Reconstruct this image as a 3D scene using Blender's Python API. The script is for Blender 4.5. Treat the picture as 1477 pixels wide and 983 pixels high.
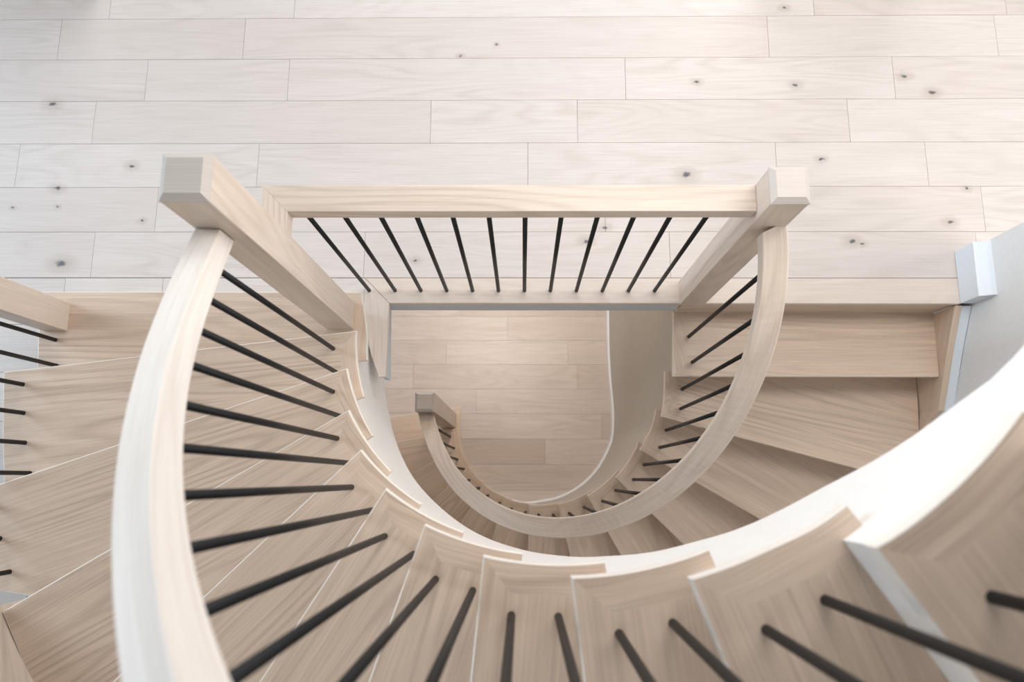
import bpy, math, random
import numpy as np
from mathutils import Matrix

for o in list(bpy.data.objects):
    bpy.data.objects.remove(o)
COL = bpy.context.scene.collection
SC = bpy.context.scene
random.seed(7)

# ------------------------------------------------------------------ camera
F_PX, PITCH, ROLL, YAW = 1050.0, .1869, .0148, .0018
CAM_Z = 2.9637


def cam_rot(p, r, y):
    cp, sp, cr, sr, cw, sw = math.cos(p), math.sin(p), math.cos(r), math.sin(r), math.cos(y), math.sin(y)
    return (np.array([[cw, -sw, 0], [sw, cw, 0], [0, 0, 1]]) @ np.array([[1, 0, 0], [0, cp, -sp], [0, sp, cp]])
            @ np.array([[cr, 0, sr], [0, 1, 0], [-sr, 0, cr]]))


RM = cam_rot(PITCH, ROLL, YAW)
cam = bpy.data.cameras.new('camera')
cam.sensor_width = 36
cam.lens = 36 * F_PX / 1477
cam.clip_start = .02
cam.dof.use_dof = True
cam.dof.focus_distance = 2.75
cam.dof.aperture_fstop = 2.8
cam_o = bpy.data.objects.new('camera', cam)
M4 = Matrix.Identity(4)
for i in range(3):
    for j in range(3):
        M4[i][j] = RM[i][j]
M4[2][3] = CAM_Z
cam_o.matrix_world = M4
COL.objects.link(cam_o)
SC.camera = cam_o

# ------------------------------------------------------------------ world, lights, exposure
w = bpy.data.worlds.new('world')
SC.world = w
w.use_nodes = True
w.node_tree.nodes['Background'].inputs[0].default_value = (.93, .97, 1.0, 1)
w.node_tree.nodes['Background'].inputs[1].default_value = .27


def area(name, loc, rot, sx, sy, power, color):
    l = bpy.data.lights.new(name, 'AREA')
    l.shape = 'RECTANGLE'
    l.size, l.size_y, l.energy, l.color = sx, sy, power, color
    o = bpy.data.objects.new(name, l)
    o.location, o.rotation_euler = loc, rot
    COL.objects.link(o)
    return o


R90 = math.pi / 2
# daylight of the hall's window wall, of a stair window and of the room below
area('hall_window_light', (0.4, 4.9, 2.5), (-R90, 0, 0), 5.5, 3.9, 150, (1, .965, .94))
area('stair_window_light', (4.4, 0.3, 2.4), (0, math.radians(84), 0), 2.2, 2.6, 105, (1, .96, .92))
area('side_window_light', (-6.5, 1.9, 2.6), (0, -R90 + .25, 0), 3.0, 3.2, 280, (.75, .88, 1))
area('lower_window_light', (-0.4, 3.6, -1.35), (-R90, 0, 0), 3.0, 1.8, 38, (.97, .95, 1))
area('landing_fill_light', (1.1, 1.35, 2.74), (0, 0, 0), 2.2, .9, 36, (1, .95, .91))  # fill light without a fixture, added to brighten the descending treads
area('lower_ceiling_lamp', (0.15, 1.52, -.17), (0, 0, 0), 1.7, .10, 9, (1, .70, .34))
dl = area('lower_downlight', (-.22, 1.22, -.16), (0, 0, 0), .12, .12, 3.2, (1, .97, .93))
dl.data.spread = math.radians(70)
SC.view_settings.view_transform = 'Standard'
SC.view_settings.look = 'None'
SC.view_settings.gamma = 1
SC.view_settings.exposure = 0.17

# ------------------------------------------------------------------ materials
MATS = {}


def nn(nt, t, **kw):
    n = nt.nodes.new(t)
    for k, v in kw.items():
        setattr(n, k, v)
    return n


def math_n(nt, op, a, b=None, c=None):
    n = nn(nt, 'ShaderNodeMath', operation=op)
    for i, x in enumerate((a, b, c)):
        if x is None:
            continue
        if isinstance(x, (int, float)):
            n.inputs[i].default_value = x
        else:
            nt.links.new(x, n.inputs[i])
    return n.outputs[0]


def mixc(nt, fac, a, b):
    n = nn(nt, 'ShaderNodeMix', data_type='RGBA')
    for sock, x in ((n.inputs[0], fac), (n.inputs[6], a), (n.inputs[7], b)):
        if isinstance(x, (int, float)):
            sock.default_value = x
        elif isinstance(x, tuple):
            sock.default_value = (*x, 1)
        else:
            nt.links.new(x, sock)
    return n.outputs[2]


def wood(name, base, dark, tint, rough=.42, ring=.5, knots=None, figure=1.0):
    m = bpy.data.materials.new(name)
    m.use_nodes = True
    nt = m.node_tree
    L = nt.links.new
    bsdf = nt.nodes['Principled BSDF']
    uv = nn(nt, 'ShaderNodeUVMap', uv_map='grain')
    oi = nn(nt, 'ShaderNodeObjectInfo')
    off = nn(nt, 'ShaderNodeCombineXYZ')
    L(math_n(nt, 'MULTIPLY', oi.outputs['Random'], 37.0), off.inputs[0])
    L(math_n(nt, 'MULTIPLY', oi.outputs['Random'], 11.0), off.inputs[1])
    add = nn(nt, 'ShaderNodeVectorMath', operation='ADD')
    L(uv.outputs[0], add.inputs[0])
    L(off.outputs[0], add.inputs[1])

    def noise(sx, sy, detail, rg=.55, dist=0):
        mp = nn(nt, 'ShaderNodeMapping')
        mp.inputs['Scale'].default_value = (sx, sy, 1)
        L(add.outputs[0], mp.inputs[0])
        n = nn(nt, 'ShaderNodeTexNoise')
        n.inputs['Scale'].default_value = 1
        n.inputs['Detail'].default_value = detail
        n.inputs['Roughness'].default_value = rg
        n.inputs['Distortion'].default_value = dist
        L(mp.outputs[0], n.inputs['Vector'])
        return n.outputs[0]

    h = noise(.75 * figure, 5.2, 1.5, .4)
    s = math_n(nt, 'SINE', math_n(nt, 'MULTIPLY', h, 95.0))
    lines = math_n(nt, 'POWER', math_n(nt, 'MULTIPLY_ADD', s, .5, .5), 2.2)
    patch = nn(nt, 'ShaderNodeMapRange')
    L(noise(.9, 4.0, 2), patch.inputs[0])
    patch.inputs[1].default_value, patch.inputs[2].default_value = .42, .62
    lines = math_n(nt, 'MULTIPLY', lines, math_n(nt, 'MULTIPLY_ADD', patch.outputs[0], .75, .25))
    streak = nn(nt, 'ShaderNodeMapRange')
    L(noise(3.5, 210, 4, .65), streak.inputs[0])
    streak.inputs[1].default_value, streak.inputs[2].default_value = .35, .75
    broad = nn(nt, 'ShaderNodeMapRange')
    L(noise(1.2, 14, 3, .5), broad.inputs[0])
    broad.inputs[1].default_value, broad.inputs[2].default_value = .3, .7
    fac = math_n(nt, 'ADD', math_n(nt, 'MULTIPLY', lines, ring),
                 math_n(nt, 'ADD', math_n(nt, 'MULTIPLY', streak.outputs[0], .62), math_n(nt, 'MULTIPLY', broad.outputs[0], .20)))
    c0 = mixc(nt, oi.outputs['Random'], base, tint)
    col = mixc(nt, fac, c0, dark)
    if knots:
        tc = nn(nt, 'ShaderNodeNewGeometry')
        nz = nn(nt, 'ShaderNodeTexNoise')
        nz.inputs['Scale'].default_value = 45
        L(tc.outputs['Position'], nz.inputs['Vector'])
        sub = nn(nt, 'ShaderNodeVectorMath', operation='MULTIPLY_ADD')
        L(nz.outputs['Color'], sub.inputs[0])
        sub.inputs[1].default_value = (.03, .018, 0)
        L(tc.outputs['Position'], sub.inputs[2])
        cur = None
        for x, y, r in knots:
            q = nn(nt, 'ShaderNodeVectorMath', operation='MULTIPLY_ADD')
            L(sub.outputs[0], q.inputs[0])
            q.inputs[1].default_value = (.75 / r, 1.2 / r, 0)
            q.inputs[2].default_value = (-(x + .015) * .75 / r, -(y + .009) * 1.2 / r, 0)
            d = nn(nt, 'ShaderNodeVectorMath', operation='LENGTH')
            L(q.outputs[0], d.inputs[0])
            cur = d.outputs[1] if cur is None else math_n(nt, 'MINIMUM', cur, d.outputs[1])
        halo = nn(nt, 'ShaderNodeMapRange')
        L(cur, halo.inputs[0])
        halo.inputs[1].default_value, halo.inputs[2].default_value = 2.6, .7
        halo.inputs[3].default_value, halo.inputs[4].default_value = 0, .5
        core = nn(nt, 'ShaderNodeMapRange')
        L(cur, core.inputs[0])
        core.inputs[1].default_value, core.inputs[2].default_value = .75, .3
        col = mixc(nt, halo.outputs[0], col, (.42, .36, .31))
        col = mixc(nt, core.outputs[0], col, (.13, .13, .15))
    L(col, bsdf.inputs['Base Color'])
    bsdf.inputs['Roughness'].default_value = rough
    bsdf.inputs['Specular IOR Level'].default_value = .35
    bp = nn(nt, 'ShaderNodeBump')
    bp.inputs['Strength'].default_value = .06
    bp.inputs['Distance'].default_value = .002
    L(streak.outputs[0], bp.inputs['Height'])
    L(bp.outputs[0], bsdf.inputs['Normal'])
    MATS[name] = m
    return m


def plain(name, col, rough=.5, metal=0.0, bump=0.0, spec=.5):
    m = bpy.data.materials.new(name)
    m.use_nodes = True
    nt = m.node_tree
    b = nt.nodes['Principled BSDF']
    tc = nn(nt, 'ShaderNodeTexCoord')
    n = nn(nt, 'ShaderNodeTexNoise')
    n.inputs['Scale'].default_value = 60
    n.inputs['Detail'].default_value = 3
    nt.links.new(tc.outputs['Object'], n.inputs['Vector'])
    nt.links.new(mixc(nt, n.outputs[0], tuple(c * .95 for c in col), tuple(min(1, c * 1.05) for c in col)), b.inputs['Base Color'])
    b.inputs['Roughness'].default_value = rough
    b.inputs['Metallic'].default_value = metal
    b.inputs['Specular IOR Level'].default_value = spec
    if bump:
        bp = nn(nt, 'ShaderNodeBump')
        bp.inputs['Strength'].default_value = bump
        bp.inputs['Distance'].default_value = .001
        nt.links.new(n.outputs[0], bp.inputs['Height'])
        nt.links.new(bp.outputs[0], b.inputs['Normal'])
    MATS[name] = m
    return m


KNOTS = [(-2.099, 1.631, .020), (-1.714, 1.337, .014), (-2.029, 1.231, .016), (-2.019, 1.149, .008), (-1.643, 1.085, .009),
         (-1.973, .893, .026), (-.283, 1.861, .009), (-.122, 1.915, .007), (.767, 1.728, .012), (1.199, 1.71, .014),
         (1.679, 1.751, .016), (1.795, 1.674, .018), (.703, 1.291, .022), (1.288, 1.363, .013), (1.896, 1.226, .010),
         (1.807, 1.076, .016), (1.392, .991, .018), (1.431, .978, .010), (.347, 1.053, .014), (.266, .991, .016),
         (1.175, 2.091, .013), (-2.215, 1.143, .008), (-.455, .908, .012)]
OAK_FLOOR = wood('pale_oak_floor', (.74, .69, .665), (.55, .495, .455), (.68, .62, .59), .40, .30, KNOTS)
OAK_LOW = wood('oak_floor_below', (.74, .65, .585), (.46, .375, .32), (.56, .465, .40), .42, .25)
OAK = wood('stained_oak', (.75, .605, .485), (.48, .365, .28), (.72, .57, .45), .40, .46, figure=.6)
OAK_RAIL = wood('rail_oak', (.74, .64, .555), (.52, .43, .355), (.71, .61, .525), .34, .42, figure=.9)
OAK_NOSE = wood('nosing_oak', (.77, .685, .62), (.59, .50, .43), (.75, .66, .59), .38, .30)
OAK_PALE = wood('bleached_rail_oak', (.86, .82, .77), (.66, .60, .545), (.84, .79, .74), .34, .35, figure=.5)
OAK_SHADED_CAP = wood('shaded_cap_oak', (.58, .535, .50), (.44, .40, .37), (.55, .505, .47), .45, .2, figure=.3)  # greyer oak for the newel caps: the shade on their tops is in the colour
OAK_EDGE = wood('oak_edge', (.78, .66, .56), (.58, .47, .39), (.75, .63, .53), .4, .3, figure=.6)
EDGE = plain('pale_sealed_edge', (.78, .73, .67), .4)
WHITE = plain('white_paint', (.80, .79, .77), .45)
TRIMW = plain('white_trim_paint', (.70, .76, .82), .4)
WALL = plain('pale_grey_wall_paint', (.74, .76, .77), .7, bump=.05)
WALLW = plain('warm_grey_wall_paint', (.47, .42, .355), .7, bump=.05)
FASC = plain('grey_fascia_paint', (.56, .61, .66), .5)
BLACK = plain('black_iron', (.007, .0072, .0085), .5, 0.0, spec=.28)
CEIL = plain('ceiling_paint', (.75, .75, .74), .8)


# ------------------------------------------------------------------ mesh helpers
def link(name, me, mat, parent=None):
    o = bpy.data.objects.new(name, me)
    COL.objects.link(o)
    if mat:
        me.materials.append(mat)
    if parent:
        o.parent = parent
    return o


def finish(o, bev, seg=2, mode='WEIGHT'):
    if bev:
        md = o.modifiers.new('bevel', 'BEVEL')
        md.width, md.segments, md.limit_method = bev, seg, mode
        if mode == 'ANGLE':
            md.angle_limit = math.radians(40)
        md.harden_normals = False
    return o


def mesh(name, verts, faces, uvs):
    me = bpy.data.meshes.new(name)
    me.from_pydata([tuple(map(float, v)) for v in verts], [], faces)
    ul = me.uv_layers.new(name='grain')
    k = 0
    for f in uvs:
        for u in f:
            ul.data[k].uv = (float(u[0]), float(u[1]))
            k += 1
    return me


def area2(p):
    return sum(p[i][0] * p[(i + 1) % len(p)][1] - p[(i + 1) % len(p)][0] * p[i][1] for i in range(len(p)))


def prism(name, poly, z0, z1, mat, parent=None, uvf=None, bev=0, edges=None, seg=2, edge_mat=None):
    """A flat board: plan outline POLY between heights z0 and z1; EDGES = outline edges with a rounded upper and lower arris."""
    poly = [tuple(map(float, p)) for p in poly]
    n = len(poly)
    if area2(poly) < 0:
        poly = poly[::-1]
        if edges is not None:
            edges = {(n - 2 - e) % n for e in edges}
    uvf = uvf or (lambda x, y: (x, y))
    v = [(x, y, z0) for x, y in poly] + [(x, y, z1) for x, y in poly]
    fs = [list(range(n, 2 * n)), list(range(n - 1, -1, -1))]
    uu = [uvf(x, y) for x, y in poly]
    us = [uu[:], uu[::-1]]
    t = z1 - z0
    for i in range(n):
        j = (i + 1) % n
        fs.append([i, j, n + j, n + i])
        a, b = uu[i], uu[j]
        us.append([(a[0], a[1] - t), (b[0], b[1] - t), b, a])
    me = mesh(name, v, fs, us)
    if bev:
        at = me.attributes.new('bevel_weight_edge', 'FLOAT', 'EDGE')
        want = set()
        for e in (range(n) if edges is None else edges):
            i, j = e % n, (e + 1) % n
            want |= {frozenset((n + i, n + j)), frozenset((i, j))}
        for e in me.edges:
            if frozenset(e.vertices) in want:
                at.data[e.index].value = 1.0
    o = finish(link(name, me, mat, parent), bev, seg)
    if edge_mat:
        me.materials.append(edge_mat)
        for e in edges:
            me.polygons[2 + e % n].material_index = 1
        o.modifiers[0].material = 1
    return o


def box(name, x0, x1, y0, y1, z0, z1, mat, parent=None, bev=0, along='x'):
    uvf = (lambda x, y: (x, y)) if along == 'x' else (lambda x, y: (y, x))
    return prism(name, [(x0, y0), (x1, y0), (x1, y1), (x0, y1)], z0, z1, mat, parent, uvf, bev)


def rod(name, x, y, z0, z1, r, mat, parent=None, n=14):
    v, f, u = [], [], []
    for i in range(n):
        a = 2 * math.pi * i / n
        v += [(x + r * math.cos(a), y + r * math.sin(a), z0), (x + r * math.cos(a), y + r * math.sin(a), z1)]
    for i in range(n):
        j = (i + 1) % n
        f.append([2 * i, 2 * j, 2 * j + 1, 2 * i + 1])
        u.append([(z0, i * .01), (z0, j * .01), (z1, j * .01), (z1, i * .01)])
    f += [[2 * i for i in range(n)][::-1], [2 * i + 1 for i in range(n)]]
    u += [[(0, 0)] * n, [(0, 0)] * n]
    me = mesh(name, v, f, u)
    for p in me.polygons:
        p.use_smooth = len(p.vertices) == 4
    return link(name, me, mat, parent)


def sweep(name, sections, mat, parent=None, bev=0, closed_ends=True):
    """Join a row of cross sections (equal point counts, closed outlines) into one solid bar; grain runs along it."""
    n, k = len(sections), len(sections[0])
    S = [np.array(s, float) for s in sections]
    v = [p for s in S for p in s]
    L = [0.0]
    for a, b in zip(S[:-1], S[1:]):
        L.append(L[-1] + float(np.linalg.norm(b.mean(0) - a.mean(0))))
    per = [0.0]
    for i in range(k):
        per.append(per[-1] + float(np.linalg.norm(S[0][(i + 1) % k] - S[0][i])))
    f, u = [], []
    for i in range(n - 1):
        for j in range(k):
            m = (j + 1) % k
            f.append([i * k + j, i * k + m, (i + 1) * k + m, (i + 1) * k + j])
            u.append([(L[i], per[j]), (L[i], per[j + 1]), (L[i + 1], per[j + 1]), (L[i + 1], per[j])])
    if closed_ends:
        f += [list(range(k))[::-1], list(range((n - 1) * k, n * k))]
        u += [[(0, per[j]) for j in range(k)][::-1], [(0, per[j]) for j in range(k)]]
    me = mesh(name, v, f, u)
    # long arrises are rounded
    if bev:
        at = me.attributes.new('bevel_weight_edge', 'FLOAT', 'EDGE')
        for e in me.edges:
            a, b = e.vertices
            if abs(a - b) == k:
                at.data[e.index].value = 1
    return finish(link(name, me, mat, parent), bev)


def struct(o, label=None):
    o['kind'] = 'structure'
    if label:
        o['label'] = label
    return o


def empty(name, loc, label, cat, group=None):
    o = bpy.data.objects.new(name, None)
    o.empty_display_size = .1
    COL.objects.link(o)
    o.location = loc
    o['label'], o['category'] = label, cat
    if group:
        o['group'] = group
    o['_loc'] = 0
    del o['_loc']
    return o


def settle(root):
    """Children are built in world coordinates: keep them there under an Empty that stands at the thing's base."""
    inv = Matrix.Translation(-root.location)
    for c in root.children:
        c.matrix_parent_inverse = inv


# ------------------------------------------------------------------ plan geometry helpers
A = np.array


def cross2(a, b):
    return a[0] * b[1] - a[1] * b[0]


def resample(pts, step=.012):
    """Catmull-Rom through the points, resampled evenly."""
    P = [A(p, float) for p in pts]
    P = [2 * P[0] - P[1]] + P + [2 * P[-1] - P[-2]]
    out = []
    for i in range(1, len(P) - 2):
        p0, p1, p2, p3 = P[i - 1:i + 3]
        n = max(2, int(np.linalg.norm(p2 - p1) / step))
        for t in np.linspace(0, 1, n, endpoint=False):
            out.append(.5 * ((2 * p1) + (p2 - p0) * t + (2 * p0 - 5 * p1 + 4 * p2 - p3) * t * t + (3 * p1 - p0 - 3 * p2 + p3) * t ** 3))
    out.append(P[-2])
    return A(out)


class Path:
    def __init__(s, pts):
        s.p = A(pts, float)
        s.s = np.r_[0, np.cumsum(np.linalg.norm(np.diff(s.p, axis=0), axis=1))]
        d = np.gradient(s.p, axis=0)
        d /= np.linalg.norm(d, axis=1)[:, None]
        s.t = d

    def at(s, q):
        return A([np.interp(q, s.s, s.p[:, 0]), np.interp(q, s.s, s.p[:, 1])])

    def offset(s, d, side):
        n = np.c_[-s.t[:, 1], s.t[:, 0]] * side
        return Path(s.p + n * d)

    def match(s, other, q):
        i = np.arange(len(s.s))
        return float(np.interp(np.interp(q, s.s, i), i, other.s))

    def hit(s, a, d, near=None):
        """Where the line a + t d crosses the path: its arc position nearest to the point NEAR."""
        best = None
        w0 = cross_arr(s.p - a, d)
        for i in np.nonzero(w0[:-1] * w0[1:] <= 0)[0]:
            if w0[i] == w0[i + 1]:
                continue
            f = w0[i] / (w0[i] - w0[i + 1])
            q = s.s[i] + f * (s.s[i + 1] - s.s[i])
            e = np.linalg.norm(s.at(q) - (a if near is None else near))
            if best is None or e < best[0]:
                best = (e, q)
        return best[1] if best else None

    def part(s, a, b, step=.02):
        n = max(2, int(abs(b - a) / step) + 1)
        return [s.at(q) for q in np.linspace(a, b, n)]


def cross_arr(P, d):
    return P[:, 0] * d[1] - P[:, 1] * d[0]


RISE = .1864
TT = .026          # tread thickness
CU, RU = A([.0675, .511]), .674     # upper flight: centre and radius of the treads' inner edge
CL, RL = A([.083, .397]), .543      # lower flight


def circ(c, r, deg):
    a = math.radians(deg)
    return A([c[0] + r * math.cos(a), c[1] + r * math.sin(a)])


def line_uv(o, d):
    d = A(d) / np.linalg.norm(d)
    n = A([-d[1], d[0]])
    return lambda x, y: (float((A([x, y]) - o) @ d), float((A([x, y]) - o) @ n))


def polar_uv(c):
    def g(x, y):
        dx, dy = x - c[0], y - c[1]
        a = math.atan2(dy, dx) % (2 * math.pi)
        return (a * .7, math.hypot(dx, dy))
    return g


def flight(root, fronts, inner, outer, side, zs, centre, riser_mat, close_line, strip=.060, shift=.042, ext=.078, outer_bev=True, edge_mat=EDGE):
    """Treads (board with a mitred return nosing) and risers of one flight. FRONTS: for each tread, climbing, a point at its
    inner corner and a point further out on its front edge. SIDE: on which hand of the climbing path the treads lie."""
    off = inner.offset(strip, side)
    lips = inner.offset(.037, side)
    n = len(fronts)
    info = []
    for k in range(n):
        c, far = A(fronts[k][0]), A(fronts[k][1])
        d = (far - c) / np.linalg.norm(far - c)
        sc = inner.hit(c, d, c)
        t = inner.t[np.searchsorted(inner.s, sc) - 1]
        up = A([-d[1], d[0]])
        if up @ t < 0:
            up = -up
        info.append((inner.at(sc), d, up, sc))
    for k in range(n):
        c, d, up, sc = info[k]
        z = zs[k]
        if k + 1 < n:
            c2, d2, up2, s2 = info[k + 1]
        else:
            c2, d2, up2, s2 = close_line(inner)
        b0 = c2 + up2 * (shift + .016)
        far0 = c + d * 1.1
        so = outer.hit(c, d, far0)
        sb = outer.hit(b0, d2, b0 + d2 * 1.1)
        m0 = c + up * strip
        sm = off.hit(m0, d, m0)
        sbo = off.hit(b0, d2, b0)
        board = [c, off.at(sm)] + off.part(sm, sbo)[1:] + outer.part(sb, so, .06)
        ne = len(board) - 1
        nb = len(off.part(sm, sbo))
        outer_edges = set(range(1 + nb, ne)) if outer_bev else set()
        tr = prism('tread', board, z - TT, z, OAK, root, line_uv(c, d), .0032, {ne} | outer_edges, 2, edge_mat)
        se = min(s2 + ext, inner.s[-1])
        sl = lips.hit(b0, d2, b0)
        le = inner.match(lips, se)
        st = [c] + inner.part(sc, se)[1:] + [lips.at(le)]
        k_in = len(st) - 2
        if sl is not None and sl < le:
            st += lips.part(le, sl)[1:]
        st += off.part(sbo, sm)
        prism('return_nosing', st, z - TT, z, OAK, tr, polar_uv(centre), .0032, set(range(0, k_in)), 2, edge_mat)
        # the riser under the tread's front edge
        a0 = c + up * shift
        zb = (zs[k - 1] if k else z - RISE)
        lo, ro = lips.hit(a0, d, a0), outer.hit(a0, d, a0 + d * 1.1)
        p, q = lips.at(lo), outer.at(ro) - d * .004
        prism('riser', [p, q, q + up * .016, p + up * .016], zb, z - TT, riser_mat, root, line_uv(p, d))
    return info


# ------------------------------------------------------------------ floors
def plank_rows(parent, rows, ztop, thick, mat, x0, x1, seams, gap=.0012, avg=1.35, seed=1):
    rnd = random.Random(seed)
    for key, (ya, yb, xa, xb) in rows.items():
        s = sorted(x for x in seams.get(key, []) if xa < x < xb)
        if not s:
            s = [xa + rnd.uniform(.4, avg)]
        while s[0] - xa > 1.6:
            s.insert(0, s[0] - rnd.uniform(.8, 1.5))
        while xb - s[-1] > 1.6:
            s.append(s[-1] + rnd.uniform(.8, 1.5))
        e = [xa] + s + [xb]
        for a, b in zip(e[:-1], e[1:]):
            dz = rnd.uniform(-.0005, 0)
            box('plank', a + gap / 2, b - gap / 2, ya + gap / 2, yb - gap / 2, ztop - thick, ztop + dz, mat, parent, .0006)


W_PL = .2032
Y0 = 2.0503
SEAMS = {-1: [-1.892, -1.045, 1.308, 2.165], 0: [-2.107, -1.264, 1.094], 1: [-1.69, -1.05, .452, 1.633],
         2: [-1.904, -.408, .237, 1.419], 3: [-2.22, -1.159, .02, 1.093, 1.737], 4: [-1.585, .35, 1.954], 5: [-1.84, -.675, .62]}
X0F, X1F = -3.6, 3.6
# the load-bearing deck under the planks, open over the stairwell
dv, df, du = [], [], []
for (xa, xb, ya, yb) in ((X0F, X1F, .744, 4.0), (X0F, -1.955, -1.6, .744), (2.02, X1F, -1.6, .744)):
    b = len(dv)
    for z in (-.147, -.0125):
        dv += [(xa, ya, z), (xb, ya, z), (xb, yb, z), (xa, yb, z)]
    for q in ([3, 2, 1, 0], [4, 5, 6, 7], [0, 1, 5, 4], [1, 2, 6, 5], [2, 3, 7, 6], [3, 0, 4, 7]):
        df.append([b + i for i in q])
        du.append([(dv[b + i][0], dv[b + i][1]) for i in q])
floor = struct(link('floor', mesh('floor', dv, df, du), CEIL), 'pale whitewashed oak plank floor of the landing around the stairwell')
rows = {}
for k in range(-9, 6):
    rows[k] = (Y0 - W_PL * (k + 1), Y0 - W_PL * k, X0F, X1F)
plank_rows(floor, rows, 0, .012, OAK_FLOOR, X0F, X1F, SEAMS, seed=3)
rows = {}
for k in range(6, 17):
    rows[k] = (Y0 - W_PL * (k + 1), Y0 - W_PL * k, X0F, -1.945)
rows[6] = (Y0 - W_PL * 7, .829, X0F, -1.945)
plank_rows(floor, rows, 0, .012, OAK_FLOOR, X0F, -1.945, {}, seed=5)
# nosing boards round the stairwell, mitred at the corner
YN = .7205
NB = dict(bev=.003)
prism('nosing_board', [(-.56, YN), (.700, YN), (.700, .829), (-.666, .829)], -.030, .001, OAK_NOSE, floor, None, .004, {0}, 3)
prism('nosing_board', [(.7012, YN), (1.812, YN), (1.812, .829), (.7012, .829)], -.030, .001, OAK_NOSE, floor, None, .004, {0}, 3)
prism('nosing_board', [(-1.525, .722), (-.6675, .722), (-.6675, .829), (-1.525, .829)], -.030, .001, OAK_FLOOR, floor, None, .002)
prism('nosing_board', [(-1.944, .722), (-1.5262, .722), (-1.5262, .829), (-1.944, .829)], -.030, .001, OAK_FLOOR, floor, None, .002)
prism('nosing_board', [(-.561, YN - .001), (-.667, .8275), (-.667, .70), (-.655, .60), (-.628, .50), (-.592, .411), (-.567, .411)], -.030, .001,
      OAK_NOSE, floor, lambda x, y: (y, x), .004, {6}, 3)

ZLOW = -14 * RISE
low = struct(box('floor', -3.6, 3.6, -2.0, 3.9, ZLOW - .1, ZLOW - .0125, CEIL), 'oak plank floor of the storey below seen through the stairwell')
lrows, lseams = {}, {}
lw = .1905
for k in range(-14, 15):
    lrows[k] = (1.0591 - lw * (k + 1), 1.0591 - lw * k, -2.6, 2.6)
lseams = {-1: [-.119], 0: [-.597], 1: [-.849, .419], 2: [-.36], 3: [-1.2, .6], 4: [.167]}
plank_rows(low, lrows, ZLOW, .012, OAK_LOW, -2.6, 2.6, lseams, gap=.001, seed=9)

# fascia below the nosing, painted grey
struct(box('trim_1', -.60, .66, .7245, .744, -.147, -.030, FASC), 'grey painted fascia board under the far edge of the stairwell')
struct(prism('trim_2', [(-.578, .7245), (-.571, .415), (-.590, .415), (-.60, .7245)], -.147, -.030, FASC), 'grey painted fascia board on the short side of the stairwell')

# ------------------------------------------------------------------ upper flight
up_in = [(-.637, .735), (-.634, .70), (-.622, .64), (-.611, .58)] + [circ(CU, RU + (0 if a < 296 else min(.006, (a - 296) * .001)), a) for a in range(178, 352, 3)]
up_inner = Path(resample(up_in, .01))
up_out = [(-1.915, .80), (-1.905, .55), (-1.885, .36), (-1.86, .15), (-1.83, -.03), (-1.785, -.21), (-1.72, -.352), (-1.575, -.372),
          (-1.523, -.389), (-1.412, -.58)] + [circ(CU, 1.83 - max(0, min(.1, (a - 240) * .002)), a) for a in range(220, 352, 6)]
up_outer = Path(A(up_out))
UF = [((-.634, .7215), (-1.9, .7215)), ((-.605, .527), (-1.899, .371)), ((-.582, .364), (-1.712, -.024)), ((-.529, .207), (-1.523, -.389)),
      ((-.449, .078), (-1.078, -.53)), ((-.344, -.029), (-.48, -.245)), ((-.22, -.107), (-.27, -.254)), ((-.078, -.156), (-.099, -.378)),
      ((.082, -.165), (.102, -.329)), ((.241, -.139), (.28, -.238)), ((.413, -.084), (.476, -.174)),
      (circ(CU, .68, 314.5), circ(CU, 1.5, 316))]
stair = empty('curved_staircase', (-1.2, .6, 0), 'curved oak staircase with white stringer climbing from the landing past the camera', 'staircase', 'curved stair flights')
uz = [RISE * (k + 1) + (.033 if k >= 10 else 0) for k in range(len(UF))]


def up_close(inner):
    c = circ(CU, .69, 329.5)
    d = (c - CU) / np.linalg.norm(c - CU)
    return c, d, A([-d[1], d[0]]), inner.hit(c, d, c)


uinfo = flight(stair, UF, up_inner, up_outer, -1, uz, CU, WHITE, up_close)


def stepped_plate(name, path, side, thick, info, zs, zbot, mat, parent, s0, s1, shift=.042, inset=0.0, ztop_extra=None):
    """Curved plate under the open ends of the treads: its upper edge follows the steps."""
    P, B = path.offset(inset, side) if inset else path, path.offset(inset + thick, side)
    cuts = []
    for c, d, up, sc in info:
        a0 = c + up * (shift + .001)
        cuts.append(P.hit(a0, d, a0))
    marks = sorted(set([s0, s1] + [q for q in cuts if s0 < q < s1] + list(np.arange(s0, s1, .03))))
    v, f, u = [], [], []

    def top(sm):
        i = max([j for j, q in enumerate(cuts) if q <= sm], default=-1)
        return (zs[i] - TT) if i >= 0 else zs[0] - RISE - TT

    for a, b in zip(marks[:-1], marks[1:]):
        if b - a < 1e-5:
            continue
        zt = top((a + b) / 2)
        fa, fb = P.match(B, a), P.match(B, b)
        pts = [P.at(a), P.at(b), B.at(fb), B.at(fa)]
        za, zb = zbot(P.at(a)), zbot(P.at(b))
        i = len(v)
        for p, z in zip(pts, (za, zb, zb, za)):
            v.append((*p, min(z, zt - .005)))
        for p in pts:
            v.append((*p, zt))
        for q in ([3, 2, 1, 0], [4, 5, 6, 7], [0, 1, 5, 4], [1, 2, 6, 5], [2, 3, 7, 6], [3, 0, 4, 7]):
            f.append([i + j for j in q])
            u.append([(a, v[i + j][2]) for j in q])
    return link(name, mesh(name, v, f, u), mat, parent)


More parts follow.
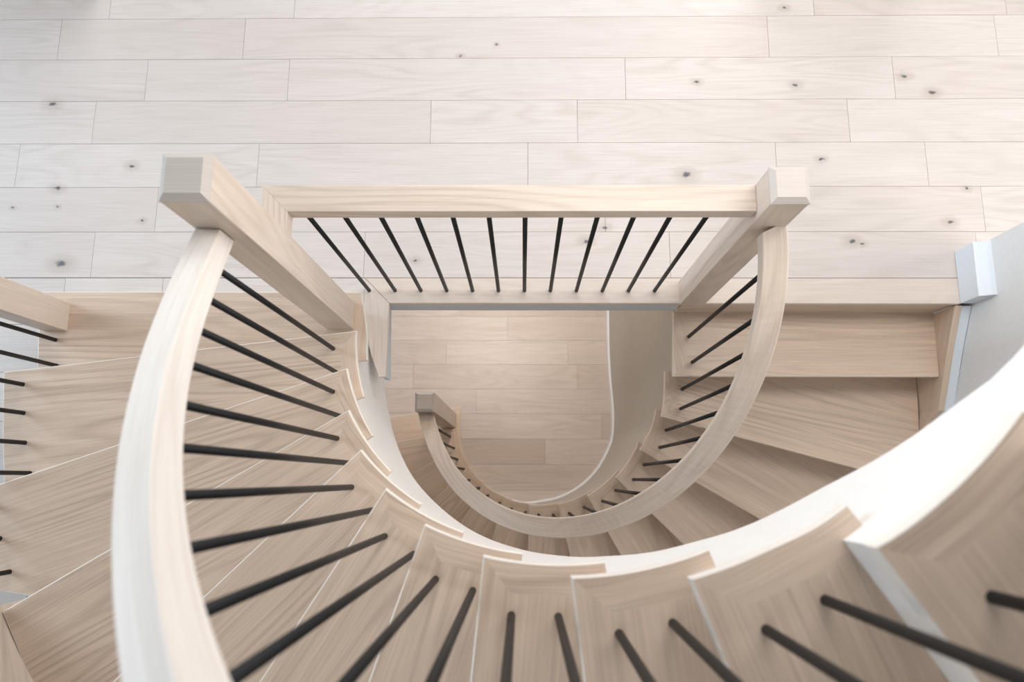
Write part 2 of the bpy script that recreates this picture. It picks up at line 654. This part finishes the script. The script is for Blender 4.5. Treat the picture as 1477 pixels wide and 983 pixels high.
SB = [(150, -0.25), (192.9, -0.355), (199.0, -0.333), (209.4, -0.212), (217.8, -0.085), (225.2, 0.054), (232.3, 0.172), (238.1, 0.276), (244.7, 0.424), (251.3, 0.586), (256.9, 0.7), (261.4, 0.775), (266.2, 0.866), (271.2, 0.943), (276.8, 1.039), (281.8, 1.107), (286.3, 1.198), (289.5, 1.254), (298.1, 1.372), (301.7, 1.415), (304.9, 1.46), (309.5, 1.524), (313.6, 1.586), (316.5, 1.654), (321.2, 1.749), (326.0, 1.826), (329.9, 1.906), (333.8, 1.947), (352, 2.197)]


def up_bottom(p):
    a = math.degrees(math.atan2(p[1] - CU[1], p[0] - CU[0])) % 360
    return float(np.interp(a, [q[0] for q in SB], [q[1] for q in SB]))


stepped_plate('stringer', up_inner, -1, .026, uinfo, uz, up_bottom, WHITE, stair, .012, up_inner.s[-1] - .06, inset=.037)


def ring_bar(name, c, r0, r1, a0, a1, zlo, zhi, mat, parent=None, n=48, bev=0):
    secs = []
    for a in np.linspace(a0, a1, n):
        p, q = circ(c, r0, a), circ(c, r1, a)
        zl, zh = zlo(a), zhi(a)
        secs.append([(*p, zl), (*q, zl), (*q, zh), (*p, zh)])
    return sweep(name, secs, mat, parent, bev)


znose = lambda a: .746 + (a - 208.6) / 13.2 * RISE
ring_bar('skirt_board', CU, 1.832, 1.856, 208.8, 300, lambda a: znose(a) - .34, lambda a: znose(a) + .09, OAK_RAIL, stair, 40, .003)
# white soffit closing the underside of the climbing flight
secs = []
for a in np.linspace(205, 322, 60):
    z = znose(a) - .36
    p, q = circ(CU, .748, a), circ(CU, 1.72, a)
    secs.append([(*p, z - .012), (*q, z - .012), (*q, z), (*p, z)])
sweep('soffit', secs, WHITE, stair)
settle(stair)

# ------------------------------------------------------------------ lower flight
lo_in = [(-.462, .60), (-.461, .50)] + [circ(CL, RL, a) for a in range(-178, -20, 4)] + [(.610, .226), (.631, .285), (.645, .355), (.652, .44), (.657, .56), (.662, .66), (.664, .715), (.665, .78)]
lo_inner = Path(resample(lo_in, .01))
RO = 1.717
lo_out = [(CL[0] - RO, .9), (CL[0] - RO, .5)] + [circ(CL, RO, a) for a in range(-180, 1, 5)] + [(1.801, .45), (1.803, .60), (1.805, .80)]
lo_outer = Path(A(lo_out))
# climbing order: from the newel below up to the landing
LFD = [(13, (-.474, .522), (-.945, .450)), (12, circ(CL, RL, 184.5), (-.857, .258)), (11, circ(CL, RL, 199.5), (-.746, .034)), (10, circ(CL, RL, 215.7), (-.576, -.139)),
       (9, circ(CL, RL, 232.6), (-.378, -.266)), (8, circ(CL, RL, 249.2), (-.18, -.352)), (7, circ(CL, RL, 264.9), (.032, -.378)),
       (6, circ(CL, RL, 281.4), (.257, -.403)), (5, circ(CL, RL, 297.7), (.505, -.38)), (4, circ(CL, RL, 314.3), (.775, -.297)),
       (3, (.562, .136), (1.1, -.173)), (2, (.637, .28), (1.485, .055)), (1, (.652, .440), (1.7, .441))]
lz = [-k * RISE for k, _, _ in LFD]
lstair = empty('curved_staircase', (-1.0, .5, ZLOW), 'curved oak staircase descending from the landing to the floor below', 'staircase', 'curved stair flights')


def lo_close(inner):
    c = A([.664, .6925])
    return c, A([1.0, 0]), A([0, 1.0]), inner.s[-1] - .1


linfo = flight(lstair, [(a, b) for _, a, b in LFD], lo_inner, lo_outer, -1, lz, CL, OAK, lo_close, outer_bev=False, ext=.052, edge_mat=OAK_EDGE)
# top riser under the nosing of the landing
box('riser', .672, 1.806, .7255, .740, -RISE, -.022, OAK, lstair)
# skirt board against the outer wall
sk = []
for y, z in ((.718, -.018), (.60, -.082), (.504, -.130), (.40, -.178), (.30, -.225)):
    sk.append([(1.803, y, z - .42), (1.830, y, z - .42), (1.830, y, z), (1.803, y, z)])
for a in range(-5, -181, -5):
    z = -.225 - (-a + 3.2) / 16.45 * RISE
    p, q = circ(CL, RO + .002, a), circ(CL, RO + .029, a)
    sk.append([(*p, z - .42), (*q, z - .42), (*q, z), (*p, z)])
sweep('skirt_board', sk, OAK, lstair, .002)
settle(lstair)

# painted moulding above the skirt board
md = []
for y, z in ((.716, -.018), (.60, -.082), (.504, -.130), (.40, -.178), (.30, -.225)):
    md.append([(1.8305, y, z - .05), (1.868, y, z - .05), (1.868, y, z + .004), (1.8305, y, z - .004)])
for a in range(-5, -92, -5):
    z = -.225 - (-a + 3.2) / 16.45 * RISE
    p, q = circ(CL, RO + .0295, a), circ(CL, RO + .067, a)
    md.append([(*p, z - .05), (*q, z - .05), (*q, z + .004), (*p, z - .004)])
struct(sweep('trim_3', md, TRIMW, None, .003), 'white moulding along the top of the oak skirt board')

# ------------------------------------------------------------------ walls
wp = [(1.87, .95), (1.87, .45)] + [tuple(circ(CL, RO + .069, a)) for a in range(-2, -92, -4)]
sec = []
for i, p in enumerate(wp):
    a = A(p)
    t = A(wp[min(i + 1, len(wp) - 1)]) - A(wp[max(i - 1, 0)])
    n = A([-t[1], t[0]]) / np.linalg.norm(t)
    q = a + n * .13
    sec.append([(*a, ZLOW), (*q, ZLOW), (*q, 1.0), (*a, 1.0)])
struct(sweep('wall_right', sec, WALL), 'pale grey wall bounding the outside of the descending flight')
sec = []
for a in range(270, 207, -3):
    p, q = circ(CU, 1.857, a), circ(CU, 1.98, a)
    sec.append([(*p, -.15), (*q, -.15), (*q, 5.2), (*p, 5.2)])
struct(sweep('wall_left', sec, WHITE), 'white curved wall outside the climbing flight')
sec = []
for a in range(-90, -181, -5):
    p, q = circ(CL, RO + .031, a), circ(CL, RO + .15, a)
    sec.append([(*p, ZLOW), (*q, ZLOW), (*q, -.16), (*p, -.16)])
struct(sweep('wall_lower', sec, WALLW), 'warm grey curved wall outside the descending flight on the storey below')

# baseboard at the end of the right wall
bb = []
for y in (.722, .945):
    bb.append([(1.812, y, .002), (1.870, y, .002), (1.870, y, .150), (1.853, y, .146), (1.832, y, .134), (1.812, y, .126)])
struct(sweep('baseboard_right', bb, TRIMW, None, 0), 'white baseboard block at the end of the right wall')

# the wall that closes the space under the descending flight, and its baseboard
wi = Path(resample([(.665, 1.9), (.662, 1.35), (.660, 1.0), (.664, .82), (.672, .684), (.684, .50), (.676, .33), (.650, .235), (.568, .086), (.461, -.029),
                    (.356, -.098), (.251, -.144), (.146, -.165), (.052, -.178), (-.034, -.174), (-.208, -.112), (-.358, .004), (-.455, .150), (-.500, .31), (-.505, .46)], .02))
wiu = Path(wi.p[::-1])
winfo = [i for i in linfo] + [(A([.664, .7125]), A([1.0, 0]), A([0, 1.0]), 0)]
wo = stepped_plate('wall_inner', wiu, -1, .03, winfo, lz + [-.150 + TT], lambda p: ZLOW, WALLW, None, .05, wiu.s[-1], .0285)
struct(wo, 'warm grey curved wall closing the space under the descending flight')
bi = wi.offset(.0005, -1)
bo = wi.offset(.014, -1)
sec = []
for a in np.linspace(0, 1, 130):
    p, q = bi.at(a * bi.s[-1]), bo.at(a * bo.s[-1])
    sec.append([(*q, ZLOW + .001), (*p, ZLOW + .001), (*p, ZLOW + .105), (*q, ZLOW + .095)])
struct(sweep('baseboard_inner', sec, WHITE), 'white baseboard curving along the wall on the floor below')

# ------------------------------------------------------------------ newel posts
def newel(x0, x1, y0, y1, z0, z1, label, group='square oak newel posts'):
    r = empty('newel_post', ((x0 + x1) / 2, (y0 + y1) / 2, z0), label, 'newel post', group)
    zc = z1 - .0165
    # post with its grain upright
    v = [(x0, y0, z0), (x1, y0, z0), (x1, y1, z0), (x0, y1, z0), (x0, y0, zc), (x1, y0, zc), (x1, y1, zc), (x0, y1, zc)]
    f = [[3, 2, 1, 0], [4, 5, 6, 7], [0, 1, 5, 4], [1, 2, 6, 5], [2, 3, 7, 6], [3, 0, 4, 7]]
    u = []
    for k, q in enumerate(f):
        u.append([(v[i][2], (v[i][0] if k in (2, 4) else v[i][1]) + k * .3) if k > 1 else (v[i][0], v[i][1]) for i in q])
    post = link('post', mesh('post', v, f, u), OAK_RAIL, r)
    finish(post, .0015, 1, 'ANGLE')
    e, i9 = .0012, .0135
    lo = [(x0 - e, y0 - e, zc), (x1 + e, y0 - e, zc), (x1 + e, y1 + e, zc), (x0 - e, y1 + e, zc)]
    mi = [(a, b, zc + .003) for a, b, _ in lo]
    hi = [(x0 + i9, y0 + i9, z1), (x1 - i9, y0 + i9, z1), (x1 - i9, y1 - i9, z1), (x0 + i9, y1 - i9, z1)]
    v = lo + mi + hi
    f = [[3, 2, 1, 0], [8, 9, 10, 11]]
    for a in (0, 4):
        for j in range(4):
            m = (j + 1) % 4
            f.append([a + j, a + m, a + 4 + m, a + 4 + j])
    u = [[(v[i][0], v[i][1]) for i in q] for q in f]
    link('cap', mesh('cap', v, f, u), OAK_SHADED_CAP, r)
    settle(r)
    return r


newel(-.768, -.662, .571, .677, RISE, 1.535, 'tallest square oak newel post, at the foot of the climbing flight')
newel(.653, .755, .7145, .816, 0.001, 1.150, 'square oak newel post at the head of the descending flight')
newel(-.598, -.492, .364, .470, -13 * RISE, -1.05, 'shaded square oak newel post at the bottom of the stairwell')
newel(-1.885, -1.790, .562, .674, RISE, 1.36, 'square oak newel post on the outer end of the first step')


# ------------------------------------------------------------------ balustrades
BR = .0078


def pol(cf, x):
    return sum(a * x ** i for i, a in enumerate(cf))


# level guard along the landing
g = empty('landing_balustrade', (0, .7754, 0), 'level oak handrail with twelve black iron balusters along the landing edge', 'balustrade', 'oak and iron balustrades')
ZR = 1.025
for (poly, uvf, ed) in (([(-.742, .815), (-.665, .7365), (.652, .7365), (.652, .815)], (lambda x, y: (x, y)), {1, 3}),
                        ([(-.742, .8145), (-.742, .678), (-.665, .678), (-.665, .736)], (lambda x, y: (y, x)), {0, 2})):
    prism('handrail', poly, ZR - .052, ZR, OAK_RAIL, g, uvf, .002, ed, 2)
for i in range(12):
    rod('baluster', -.6478 + i * .1089, .7754, 0.001, ZR - .05, BR, BLACK, g)
settle(g)

# climbing flight, well side
UR, UZ, UX0 = [.7409, .0604, .0994, -.1901], [1.9755, .8632, .0405, .1537], 217.0


def up_rail(a):
    x = (a - UX0) / 60
    if a <= 246:
        return pol(UR, x), pol(UZ, x)
    x2 = (246 - UX0) / 60
    return pol(UR, x2) + (a - 246) / 60 * .0, pol(UZ, x2) + (a - 246) * .0155


b = empty('stair_balustrade', (-.70, .45, .373), 'curving oak handrail with black iron balusters on the climbing flight, well side', 'balustrade', 'oak and iron balustrades')
UW, UT = .061, .088
secs = []
for a in np.linspace(175.8, 326, 70):
    R_, z = up_rail(a)
    p, q = circ(CU, R_ - UW / 2, a), circ(CU, R_ + UW / 2, a)
    secs.append([(*p, z - UT), (*p, z), (*q, z), (*q, z - UT)])
sweep('handrail', secs, OAK_PALE, b, .004)
UB = [(2, 183.8, .758), (2, 190.8, .748), (3, 198.1, .737), (3, 204.9, .739), (4, 211.9, .744), (4, 218.4, .752), (5, 224.9, .759), (5, 231.3, .765), (6, 238, .768),
      (6, 244.2, .770), (7, 250.5, .772), (7, 256.8, .771), (8, 263.4, .774), (8, 270.1, .771), (9, 277, .770), (9, 283.8, .769), (10, 291.2, .773),
      (10, 298.3, .772), (11, 306.2, .795), (11, 312.5, .79), (12, 319, .79)]
for k, a, R_ in UB:
    p = circ(CU, R_, a)
    rod('baluster', p[0], p[1], uz[k - 1], up_rail(a)[1] - UT * .6, BR, BLACK, b)
settle(b)

# descending flight, well side
LR, LZ, LX0 = [.6027, .0257, -.0098, -.0026, .0119], [-.0655, .6593, -.0042, .0125, -.0036, -.0085], -77.5
b = empty('stair_balustrade', (.70, .5, -RISE), 'curving oak handrail with black iron balusters on the descending flight, well side', 'balustrade', 'oak and iron balustrades')
LW, LT = .083, .05
secs = []
for a in np.linspace(-177.4, 26.3, 90):
    x = (a - LX0) / 60
    R_, z = pol(LR, x), pol(LZ, x)
    p, q = circ(CL, R_ - LW / 2, a), circ(CL, R_ + LW / 2, a)
    secs.append([(*p, z - LT), (*p, z), (*q, z), (*q, z - LT)])
sweep('handrail', secs, OAK_RAIL, b, .004)
LB = [(1, .729, .617), (1, .739, .503), (2, .731, .407), (2, .721, .318), (3, .688, .232), (3, .655, .15), (4, .607, .072), (4, .553, -.001), (5, .486, -.058),
      (5, .416, -.112), (6, .336, -.151), (6, .254, -.184), (7, .174, -.201), (7, .091, -.201), (8, .017, -.195), (8, -.066, -.177), (9, -.142, -.147), (9, -.216, -.103),
      (10, -.285, -.059), (10, -.348, -.01), (11, -.398, .063), (11, -.446, .128), (12, -.487, .21), (12, -.516, .291)]
for k, x, y in LB:
    a = math.degrees(math.atan2(y - CL[1], x - CL[0]))
    if a > 60:
        a -= 360
    rod('baluster', x, y, -k * RISE, pol(LZ, (a - LX0) / 60) - LT * .5, BR, BLACK, b)
settle(b)

# climbing flight, outer side
b = empty('stair_balustrade', (-1.81, .4, RISE), 'short oak handrail with black iron balusters on the outer ends of the lowest steps', 'balustrade', 'oak and iron balustrades')
OB = [(1, -1.833, .526), (1, -1.815, .424), (2, -1.809, .327), (2, -1.793, .224), (2, -1.774, .118), (2, -1.743, .012), (3, -1.718, -.095), (3, -1.688, -.197), (3, -1.643, -.300)]
rp = Path(resample([(-1.838, .561), (-1.824, .44), (-1.80, .28), (-1.768, .10), (-1.72, -.09), (-1.66, -.26), (-1.62, -.36)], .03))
secs = []
for q in np.linspace(0, rp.s[-1], 24):
    p = rp.at(q)
    t = rp.t[min(len(rp.t) - 1, np.searchsorted(rp.s, q))]
    n = A([-t[1], t[0]])
    z = 1.22 + q * .41
    i, o = p + n * .031, p - n * .031
    secs.append([(*i, z - .06), (*i, z), (*o, z), (*o, z - .06)])
sweep('handrail', secs, OAK_RAIL, b, .004)
for k, x, y in OB:
    q = float(np.interp(-y, -rp.p[:, 1], rp.s))
    rod('baluster', x, y, k * RISE, 1.22 + q * .41 - .03, BR, BLACK, b)
settle(b)

# unseen piers added beyond the landing to shade the floor's far edge
box_l = box('shade_pier', -3.6, -1.95, 2.165, 2.30, 0.001, 2.75, WHITE)
struct(box_l, 'unseen white pier added beyond the landing to shade its floor, wide one')
box_r = box('shade_pier', 1.04, 1.68, 2.165, 2.30, 0.001, 2.75, WHITE)
struct(box_r, 'unseen white pier added beyond the landing to shade its floor, narrow one')
